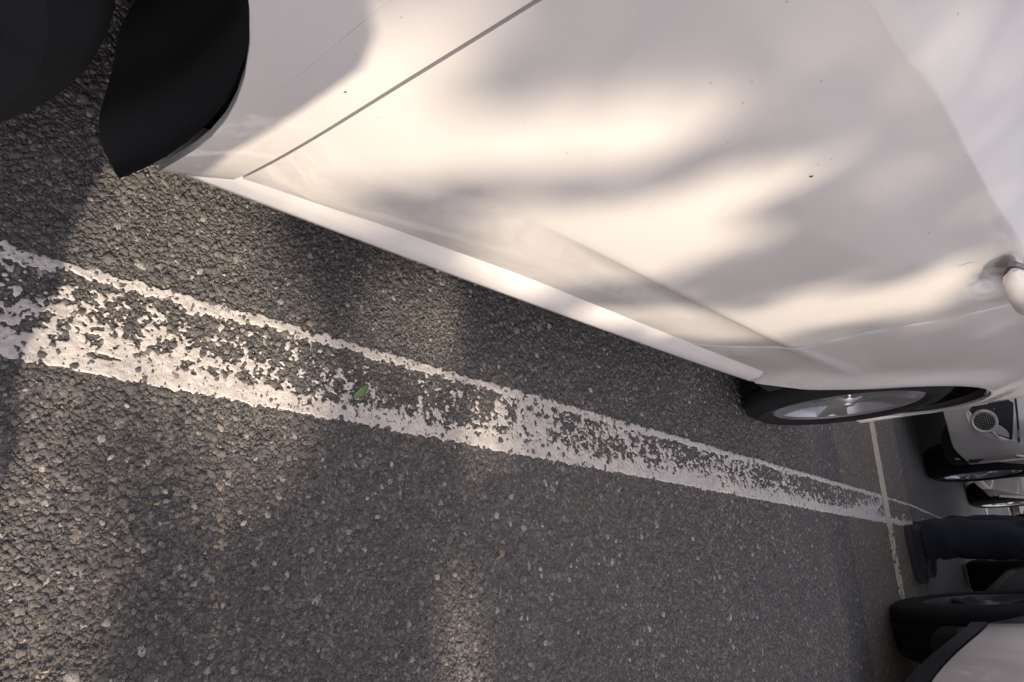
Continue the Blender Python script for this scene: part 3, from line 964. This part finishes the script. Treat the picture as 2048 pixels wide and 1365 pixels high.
UV.bumper('front_bumper', False, zs, lambda t: .935)
UV.bumper('rear_bumper', True, lambda t: .33, lambda t: .75)
for sd in (-1, 1):
    for xc, r in ((0, UV.rF), (UV.WB, UV.rR)):
        bm = bmesh.new(); rings = []
        for k in range(33):
            a = math.radians(-8+196*k/32); row = []
            for dr, dq in ((-.004, -.03), (-.004, .006), (.008, .014), (.030, .014), (.048, .008), (.050, -.004)):
                x = xc+(r+dr)*math.cos(a); z = UV.az+(r+dr)*math.sin(a)
                row.append(bm.verts.new((x, sd*(UV.H+float(UV.q(np.array(x), np.array(z)))+dq), z)))
            rings.append(row)
        for A, B in zip(rings, rings[1:]):
            for i in range(5): bm.faces.new((A[i], A[i+1], B[i+1], B[i]))
        bmobj('arch_trim', bm, MT['clad'], UV.root, sharp=50)
    UV.grid('side_cladding', UV.rF+.05, UV.WB-UV.rR-.05, 10, 6, sd, zlo=lambda x: .30, zhi=lambda x: .50, mat=MT['clad'], qoff=.010)
patch_on(UV, [(.50, .70), (.12, .68), (.10, .80), (.48, .82)], .006, MT['lens'], 'headlamp', sd=1)
patch_on(UV, [(.50, .70), (.12, .68), (.10, .80), (.48, .82)], .006, MT['lens'], 'headlamp', sd=-1)
patch_on(UV, [(.60, .498), (.06, .545), (.06, .549), (.60, .503)], .002, MT['plastic'], 'bumper_seam', sd=1, thick=.004)

# ---- dark car far down the row
D_Y = 14.6
DC = Car('dark_hatchback', 'dark blue car far down the row past the nose-on silver hatchback', (-.78-.87, D_Y, float(gz(D_Y))), math.pi/2, MT['dark'],
         WB=2.4, rF=.38, rR=.37, crease=False)
DC.root.rotation_euler = (0, sl, math.pi/2)
shell(DC)
DC.bumper('front_bumper', False, lambda t: .22, lambda t: .735)
DC.bumper('rear_bumper', True, lambda t: .22, lambda t: .62)

# ------------------------------------------------------------------ people
def skin_mesh(name, joints, edges, mat, parent, root, sub=1):
    keys = list(joints); me = bpy.data.meshes.new(name)
    me.from_pydata([tuple(joints[k][0]) for k in keys], [(keys.index(a), keys.index(b)) for a, b in edges], [])
    o = link(name, me, mat, parent)
    md = o.modifiers.new('skin', 'SKIN'); md.use_smooth_shade = True
    for k, sv in zip(keys, me.skin_vertices[0].data):
        r = joints[k][1]; sv.radius = (r, r) if not hasattr(r, '__len__') else r
        sv.use_root = (k == root)
    sb = o.modifiers.new('sub', 'SUBSURF'); sb.levels = sub; sb.render_levels = sub
    return o
def shoe(parent, x, y, yaw, mat_u, mat_s, L=.275):
    st = np.linspace(0, 1, 17)
    def sec(u):
        x_ = -.085+u*L
        w = .036+.012*math.sin(min(1, u*1.15)*math.pi*.9)
        w *= (1-max(0, (u-.82)/.18)**2.4*.72)*(1-max(0, (.10-u)/.10)**2*.45)
        h = np.interp(u, [0, .08, .22, .36, .5, .7, .88, 1], [.072, .102, .112, .112, .092, .070, .058, .036])
        return x_, w, h
    for nm, mt in (('shoe_upper', mat_u), ('shoe_sole', mat_s)):
        bm = bmesh.new(); rows = []
        for u in st:
            x_, w, h = sec(u); row = []
            lift = .012*max(0, (u-.75)/.25)**2
            if nm == 'shoe_upper':
                for a in np.linspace(-.15*math.pi, 1.15*math.pi, 14):
                    c, s_ = math.cos(a), math.sin(a)
                    row.append(bm.verts.new((x_, w*.94*math.copysign(abs(c)**.8, c), .028+lift+max(-.004, (h-.028)*(abs(s_)**.75 if s_ > 0 else s_*.1)))))
            else:
                for yy, zz in ((-1, .030), (-1.06, .016), (-1.02, .003), (-.8, 0), (.8, 0), (1.02, .003), (1.06, .016), (1, .030)):
                    row.append(bm.verts.new((x_+(.004 if u > .95 else (-.004 if u < .05 else 0)), w*yy, zz+lift)))
            rows.append(row)
        for A, B in zip(rows, rows[1:]):
            for i in range(len(A)-1): bm.faces.new((A[i], A[i+1], B[i+1], B[i]))
        bm.faces.new(rows[0][::-1]); bm.faces.new(rows[-1])
        if nm == 'shoe_sole':
            for A, B in zip(rows, rows[1:]): bm.faces.new((A[-1], A[0], B[0], B[-1]))
        o = bmobj(nm, bm, mt, parent, sharp=45)
        o.location = (x, y, 0); o.rotation_euler = (0, 0, yaw)
def trouser_leg(bm, pts, rad, seed):
    V = []; n = 28; rings = []
    P = [np.array(p, float) for p in pts]
    zs = np.linspace(0, len(P)-1, 46)
    for k, s_ in enumerate(zs):
        i = min(int(s_), len(P)-2); f_ = s_-i; f_ = f_*f_*(3-2*f_)
        p = P[i]*(1-f_)+P[i+1]*f_; r = rad[i]*(1-f_)+rad[i+1]*f_
        row = []
        for a in np.linspace(0, 2*math.pi, n, endpoint=False):
            w = 1+.20*(float(vnoise(a*1.6+seed, p[2]*17+seed))-.5)+.20*(float(vnoise(a*.9+seed*3, p[2]*42+a*1.2))-.5)*math.exp(-((p[2]-.14)/.10)**2)
            w += .30*(float(vnoise(a*.8+seed*5, p[2]*26-a*1.5))-.5)*math.exp(-((p[2]-.5)/.12)**2)
            row.append(bm.verts.new((p[0]+r*w*1.08*math.cos(a), p[1]+r*w*.95*math.sin(a), p[2])))
        rings.append(row)
    for A, B in zip(rings, rings[1:]):
        for i in range(n): bm.faces.new((A[i], A[(i+1) % n], B[(i+1) % n], B[i]))
def hand_joints(J, E, tag_, wrist, d, side_v, palm_n):
    w = np.array(wrist, float); d = np.array(d, float); d /= np.linalg.norm(d)
    sv = np.array(side_v, float); sv /= np.linalg.norm(sv); pn = np.array(palm_n, float); pn /= np.linalg.norm(pn)
    J[tag_+'palm'] = (w+d*.05, (.036, .016)); E.append((tag_+'wrist', tag_+'palm'))
    for k, (o_, L) in enumerate(((-.030, .075), (-.010, .085), (.010, .080), (.029, .062))):
        b = w+d*.088+sv*o_
        J[f'{tag_}f{k}a'] = (b, .0095); J[f'{tag_}f{k}b'] = (b+d*L*.5+pn*.010, .0088); J[f'{tag_}f{k}c'] = (b+d*L*.85+pn*.032, .0078)
        E += [(tag_+'palm', f'{tag_}f{k}a'), (f'{tag_}f{k}a', f'{tag_}f{k}b'), (f'{tag_}f{k}b', f'{tag_}f{k}c')]
    b = w+d*.03-sv*.034
    J[tag_+'ta'] = (b, .012); J[tag_+'tb'] = (b+d*.032-sv*.022+pn*.012, .0105); J[tag_+'tc'] = (b+d*.058-sv*.028+pn*.020, .009)
    E += [(tag_+'palm', tag_+'ta'), (tag_+'ta', tag_+'tb'), (tag_+'tb', tag_+'tc')]
def person(name, label, loc, yaw, elbows, wrists, hdirs, look=(.0, 0), scale=1.0, shoe_yaw=0.0, hem=.88):
    root = empty(name, loc, yaw); tag(root, label, 'person'); root.scale = (scale,)*3
    J = {'pelvis': ((0, 0, .96), (.14, .105)), 'waist': ((0, 0, 1.10), (.125, .095)), 'chest': ((0, 0, 1.30), (.15, .105)), 'neckb': ((-.005, 0, 1.45), .062), 'neck': ((.0, 0, 1.51), .054),
         'skull': ((.012, 0, 1.585), (.066, .082)), 'crown': ((.004, 0, 1.68), (.074, .090)), 'top': ((0, 0, 1.735), (.045, .05))}
    E = [('pelvis', 'waist'), ('waist', 'chest'), ('chest', 'neckb'), ('neckb', 'neck'), ('neck', 'skull'), ('skull', 'crown'), ('crown', 'top')]
    for sd, k in ((1, 'l_'), (-1, 'r_')):
        J[k+'sh'] = ((-.01, sd*.18, 1.40), .060); J[k+'elbow'] = (elbows[sd], .043); J[k+'wrist'] = (wrists[sd], (.028, .022))
        E += [('chest', k+'sh'), (k+'sh', k+'elbow'), (k+'elbow', k+'wrist')]
        d, sv, pn = hdirs[sd]
        hand_joints(J, E, k, wrists[sd], d, sv, pn)
        J[k+'hip'] = ((0, sd*.09, .90), .085); J[k+'knee'] = ((.015, sd*.095, .49), .058); J[k+'ankle'] = ((-.02, sd*.10, .09), .036)
        J[k+'ball'] = ((.10, sd*.105, .04), .032)
        E += [('pelvis', k+'hip'), (k+'hip', k+'knee'), (k+'knee', k+'ankle'), (k+'ankle', k+'ball')]
    body = skin_mesh('body', J, E, MT['skin'], root, 'pelvis', 2)
    # face: nose, brows and ears as small shaped additions of the head
    bm = bmesh.new()
    for (cx, cy, cz, rx, ry, rz) in ((.100, 0, 1.625, .020, .013, .022), (.0, .083, 1.63, .018, .012, .030), (.0, -.083, 1.63, .018, .012, .030), (.086, 0, 1.580, .014, .026, .008)):
        r = bmesh.ops.create_uvsphere(bm, u_segments=12, v_segments=8, radius=1)
        for v in r['verts']: v.co = Vector((cx+v.co.x*rx, cy+v.co.y*ry, cz+v.co.z*rz))
    bmobj('facial_features', bm, MT['skin'], body)
    for cy in (.032, -.032):
        bm = bmesh.new(); r = bmesh.ops.create_uvsphere(bm, u_segments=10, v_segments=8, radius=.011)
        for v in r['verts']: v.co += Vector((.080, cy, 1.648))
        bmobj('eye', bm, MT['phone'], body)
    bm = bmesh.new(); r = bmesh.ops.create_uvsphere(bm, u_segments=24, v_segments=16, radius=1)
    for v in r['verts']:
        v.co = Vector((-.012+v.co.x*.098, v.co.y*.094, 1.675+v.co.z*.092))
        if v.co.x > .03 and v.co.z < 1.70: v.co.x = .03
        if v.co.z < 1.60: v.co.z = 1.60
    bmobj('hair', bm, MT['hair'], root)
    for sd in (1, -1):
        shoe(root, -.005, sd*.10, shoe_yaw*sd, MT['shoe'], MT['sole'])
    bm = bmesh.new()
    for sd in (1, -1):
        trouser_leg(bm, [(-.015, sd*.10, .085), (-.015, sd*.10, .20), (.012, sd*.098, .50), (0, sd*.092, .80), (0, sd*.085, .96)], [.088, .082, .084, .102, .112], 3+sd)
    bmobj('trousers', bm, MT['trousers'], root, sharp=80)
    Jk = {'hem': ((.0, 0, hem), (.140, .140)), 'hip': ((0, 0, hem+.12), (.166, .166)), 'waist': ((0, 0, hem+.22), (.164, .164)), 'chest': ((0, 0, 1.30), (.17, .165)), 'collar': ((-.005, 0, 1.45), .085)}
    Ek = [('hem', 'hip'), ('hip', 'waist'), ('waist', 'chest'), ('chest', 'collar')]
    for sd, k in ((1, 'l_'), (-1, 'r_')):
        w = np.array(wrists[sd], float); e = np.array(elbows[sd], float)
        Jk[k+'sh'] = ((-.01, sd*.185, 1.385), .082); Jk[k+'elbow'] = (tuple(e), .062); Jk[k+'cuff'] = (tuple(w+(e-w)*.08), .046)
        Ek += [('chest', k+'sh'), (k+'sh', k+'elbow'), (k+'elbow', k+'cuff')]
    skin_mesh('jacket', Jk, Ek, MT['jacket'], root, 'waist', 2)
    return root
# someone standing in the gap beyond the cross line, side on
rel = {1: ((-.02, .245, 1.13), (.05, .25, .90)), -1: ((-.02, -.245, 1.13), (.05, -.25, .90))}
hd = {1: ((.25, 0, -1), (1, 0, .2), (0, -1, 0)), -1: ((.25, 0, -1), (1, 0, .2), (0, 1, 0))}
person('person', 'person in dark trousers and dark shoes standing beyond the cream cross line', (-.190, 4.29, 0), math.radians(8), {k: v[0] for k, v in rel.items()}, {k: v[1] for k, v in rel.items()}, hd)
# a second person to the right of the lens, whose shadow falls on the front wheel and wing
person('person', 'person in a charcoal jacket whose shadow falls on the white car\'s front wing', (.86, -.02, 0), math.radians(90), {k: v[0] for k, v in rel.items()}, {k: v[1] for k, v in rel.items()}, hd, hem=.93)

# ------------------------------------------------------------------ trees on the sunny side: they dapple the light
GAPS_CAR = [
    [(300, 345), (330, 250), (700, 40), (880, 0), (900, 100), (890, 200), (940, 300), (890, 360), (760, 385), (640, 410), (470, 380)],
    [(380, 350), (640, 395), (740, 440), (720, 490), (560, 430)],
    [(950, 275), (1010, 215), (1150, 190), (1340, 195), (1380, 240), (1330, 300), (1200, 335), (1080, 325), (990, 325)],
    [(940, 440), (1050, 405), (1300, 372), (1440, 330), (1580, 345), (1440, 425), (1390, 480), (1330, 545), (1200, 580), (1080, 550), (1000, 505)],
    [(1220, 645), (1330, 628), (1480, 618), (1620, 574), (1780, 556), (1925, 522), (1945, 560), (1850, 612), (1760, 628), (1700, 618), (1620, 645), (1540, 676), (1450, 698), (1360, 690), (1280, 668)],
    [(925, 525), (1035, 550), (1010, 600), (935, 570)],
    [(1050, 565), (1120, 595), (1090, 630), (1035, 605)],
    [(1180, 625), (1250, 650), (1230, 690), (1165, 660)],
]
GAPS_GND = [
    [(190, 120), (520, 380), (545, 470), (560, 600), (640, 700), (650, 850), (420, 810), (0, 750), (0, 540), (60, 400)],
    [(650, 650), (760, 625), (800, 560), (905, 585), (935, 650), (905, 725), (800, 715), (700, 705)],
    [(-300, 760), (0, 790), (130, 900), (220, 1050), (200, 1200), (170, 1700), (-300, 1700)],
    [(890, 1170), (935, 1170), (962, 1365), (985, 1700), (870, 1700), (872, 1365)],
    [(945, 815), (1015, 825), (1020, 895), (940, 890)],
    [(395, 870), (520, 880), (560, 960), (440, 1010), (380, 950)],
    [(1690, 830), (1762, 835), (1800, 1180), (1765, 1365), (1735, 1365), (1702, 1050)],
]
def proj2(P): return (float(P@E1), float(P@E2))
POLYS = [np.array([proj2(on_flank(p)) for p in g]) for g in GAPS_CAR]+[np.array([proj2(on_ground(p)) for p in g]) for g in GAPS_GND]
def in_gaps0(a, b):
    hit = np.zeros(a.shape, bool)
    for P in POLYS:
        ins = np.zeros(a.shape, bool); n = len(P)
        for i in range(n):
            x1, y1 = P[i]; x2, y2 = P[(i+1) % n]
            if y1 == y2: continue
            c = ((y1 > b) != (y2 > b)) & (a < (x2-x1)*(b-y1)/(y2-y1)+x1)
            ins ^= c
        hit |= ins
    return hit
def in_gaps(a, b, d=.020):
    h = in_gaps0(a, b)
    for k in range(8):
        h |= in_gaps0(a+d*math.cos(k*math.pi/4), b+d*math.sin(k*math.pi/4))
    return h
def tree(label, e1c, e2c, Lc, rad, nleaf, seed):
    rs = np.random.RandomState(seed)
    cen = E1*e1c+E2*e2c+SUN*Lc
    base = np.array([cen[0]+.9, cen[1]-.5, float(gz(cen[1]-.5))])
    root = empty('tree', tuple(base)); tag(root, label, 'tree', 'trees along the sunny side of the car park')
    top = cen-base
    trunk = [np.array([0, 0, -.05]), np.array([.03, .02, .9]), np.array([-.05, .04, 2.0]), top*.62+np.array([.2, .1, 0]), top*.95]
    V, F = tube_verts(trunk, [.20, .155, .13, .085, .03], 12)
    pyobj('trunk', V, F, MT['bark'], root)
    # crown: clumps of leaves on a loose ellipsoid
    ncl = 260
    d = rs.normal(size=(ncl, 3)); d /= np.linalg.norm(d, axis=1)[:, None]
    cl = d*(rs.rand(ncl, 1)**.42)*np.array(rad)
    k = rs.randint(0, ncl, nleaf)
    off = rs.normal(size=(nleaf, 3))*.36
    p = cen+cl[k]+off
    a, b = p@E1, p@E2
    keep = ~in_gaps(a, b) & (p[:, 2] > 1.9)
    p = p[keep]; N = len(p)
    ax = rs.normal(size=(N, 3)); ax[:, 2] -= .3; ax /= np.linalg.norm(ax, axis=1)[:, None]
    sdv = np.cross(ax, rs.normal(size=(N, 3))); sdv /= np.linalg.norm(sdv, axis=1)[:, None]
    nv = np.cross(ax, sdv)
    L = rs.uniform(.07, .13, (N, 1)); Wd = L*rs.uniform(.28, .40, (N, 1))
    V = np.stack([p-ax*L*.5, p+sdv*Wd+nv*Wd*.3, p+ax*L*.5, p-sdv*Wd+nv*Wd*.3], 1).reshape(-1, 3)-base
    bi = (np.arange(N)*4)[:, None]
    loops = np.concatenate([bi+np.array([[0, 1, 2]]), bi+np.array([[0, 2, 3]])], 1).ravel()
    tint = np.repeat(np.concatenate([rs.uniform(.6, 1.35, (N, 1))*np.array([[1, 1, 1]])*rs.uniform(.85, 1.15, (N, 3)), np.ones((N, 1))], 1), 4, 0)
    fastmesh('crown', V, loops, np.full(2*N, 3), MT['leaf'], root, col=tint)
    # limbs from the trunk to some clumps that shade nothing needed in the sun
    made = 0
    for q in rs.permutation(ncl):
        if made >= 9: break
        s0 = trunk[2]+(trunk[3]-trunk[2])*rs.rand(); e = cen+cl[q]-base
        mid = (s0+e)/2+np.array([0, 0, .25])
        pts = [s0*(1-t)**2+2*mid*t*(1-t)+e*t*t for t in np.linspace(0, 1, 40)]
        w = np.array(pts)+base
        if in_gaps(w@E1, w@E2).any(): continue
        pts = pts[::5]+[pts[-1]]
        V, F = tube_verts(pts, np.linspace(.055, .012, len(pts)), 7)
        pyobj('limb', V, F, MT['bark'], root); made += 1
    return root
tree('broad leafy tree on the sunny side, level with the white car\'s front wheel', .2, .7, 10.5, (2.3, 2.6, 2.3), 25000, 3)
tree('broad leafy tree on the sunny side, level with the white car\'s tail', 3.9, .7, 11.0, (2.4, 2.7, 2.4), 27000, 5)
tree('broad leafy tree on the sunny side, level with the nose-on silver hatchback', 8.2, .8, 10.8, (2.4, 2.9, 2.4), 30000, 8)
tree('broad leafy tree on the sunny side, level with the far dark blue car', 12.8, .8, 10.8, (2.4, 2.9, 2.4), 26000, 9)

# ------------------------------------------------------------------ litter on the asphalt
def litter_leaf(name, px0, px1, w, mat, label, z=.008, fold=.25):
    a, b = on_ground(px0, z), on_ground(px1, z); d = b-a; L = np.linalg.norm(d); d /= L
    sd_ = np.cross([0, 0, 1], d); V = []; F = []; n = 12
    for i in range(n+1):
        u = i/n; hw = w*math.sin(math.pi*min(1, u**.8*1.0))**.8*(1-.15*u)+.0004
        c = a+d*L*u+np.array([0, 0, .004*math.sin(u*3)])
        for s_ in (-1, -.5, 0, .5, 1):
            V.append(c+sd_*hw*s_+np.array([0, 0, abs(s_)*hw*fold+.0008*math.sin(i*2.1+s_*3)]))
    for i in range(n):
        for k in range(4): F.append((i*5+k, i*5+k+1, (i+1)*5+k+1, (i+1)*5+k))
    nb = len(V)
    V += [v-np.array([0, 0, .0005]) for v in V]
    F += [tuple(nb+i for i in f_[::-1]) for f_ in F]
    mid = V[2]
    o = pyobj(name, [v-mid for v in V], F, mat); o.location = tuple(mid)
    tag(o, label, 'leaf')
    st, fc = tube_verts([np.zeros(3), -d*.008+np.array([0, 0, -.002]), -d*.014+np.array([.002, 0, -.004])], [.0008, .0007, .0006], 6)
    pyobj('stalk', st, fc, mat, o)
litter_leaf('fallen_leaf', (707, 795), (736, 771), .0062, MT['fresh'], 'small fresh green leaf lying on the flaking bay line')
for i, (p0, p1, lab) in enumerate((((307, 1008), (322, 1001), 'short straw-coloured twig beside the wide lit asphalt'),
                                   ((993, 1118), (1004, 1104), 'tiny bent straw twig on shaded asphalt'),
                                   ((1000, 1172), (998, 1192), 'thin pinkish twig on shaded asphalt'),
                                   ((85, 1344), (103, 1333), 'straw-coloured twig in the sunlit corner of the asphalt'),
                                   ((540, 885), (546, 878), 'tiny ochre seed husk near the bay line edge'))):
    a, b = on_ground(p0, .005), on_ground(p1, .005); mdl = (a+b)/2
    V, F = tube_verts([a-mdl, (a-mdl)*.2+np.array([.0015, .001, .001]), b-mdl], [.0011, .0014, .0008], 6)
    o = pyobj('twig', V, F, MT['dry']); o.location = tuple(mdl)
    tag(o, lab, 'twig')
for i, (px, lab) in enumerate((((253, 811), 'oval white pebble beside the bay line'), ((221, 914), 'pale grey flat pebble on lit asphalt below the line'),
                               ((487, 1046), 'angular pale pebble beside the tan seam'), ((1084, 1052), 'round pale pebble on shaded asphalt'), ((1143, 1088), 'small oval whitish pebble on the shaded lane'),
                               ((1054, 1236), 'pinkish oval pebble on darker asphalt'), ((1197, 1127), 'slim white pebble on the shaded lane'), ((330, 983), 'grey pebble near the sunlit corner'), ((783, 928), 'pale round pebble below the flaking line'))):
    c = on_ground(px, .0035); bm = bmesh.new(); bmesh.ops.create_icosphere(bm, subdivisions=2, radius=1)
    a_, b_, c_ = random.uniform(.003, .0046), random.uniform(.0022, .0032), .002
    for v in bm.verts:
        v.co = Vector((v.co.x*a_*(1+.25*random.random()), v.co.y*b_*(1+.25*random.random()), v.co.z*c_))
    o = bmobj('pebble', bm, MT['petal']); o.location = tuple(c); o.rotation_euler = (0, 0, random.random()*3)
    tag(o, lab, 'pebble')

# ------------------------------------------------------------------ marks on the white car's paint
def on_paint(px):
    q = .03; d = pray(px)
    for _ in range(8):
        P = CAMP+d*(((ORG+NX*q-CAMP)@NX)/(d@NX))
        sx = float((P-ORG)@AX)+.135; q = float(W.q(np.array(sx), np.array(P[2])))
    return sx, P[2]
def mark(name, pts, w):
    """a thin chip or tar fleck: a raised sliver along the given pixels"""
    loc = [on_paint(p) for p in pts]; c = []
    for i, (x, z) in enumerate(loc):
        a = np.array(loc[max(0, i-1)]); b = np.array(loc[min(len(loc)-1, i+1)]); t = (b-a)/np.linalg.norm(b-a)
        k = w*(.25+.75*math.sin(math.pi*(i+.5)/len(loc)))
        for sg in (-1, 1):
            xx, zz = x-t[1]*k*sg, z+t[0]*k*sg
            c.append((xx, -(W.H+float(W.q(np.array(xx), np.array(zz)))+.0007), zz))
    F = [(2*i, 2*i+1, 2*i+3, 2*i+2) for i in range(len(loc)-1)]
    pyobj(name, c, F, MT['plastic'], W.root)
mark('tar_spot', [(1618, 353), (1622, 352), (1626, 351)], .0018)
mark('scratch', [(1915, 533), (1928, 528), (1938, 525), (1946, 523)], .0007)
mark('tar_spot', [(1854, 466), (1857, 465), (1860, 464)], .0009)
mark('tar_spot', [(688, 184), (690, 183), (692, 182)], .0011)
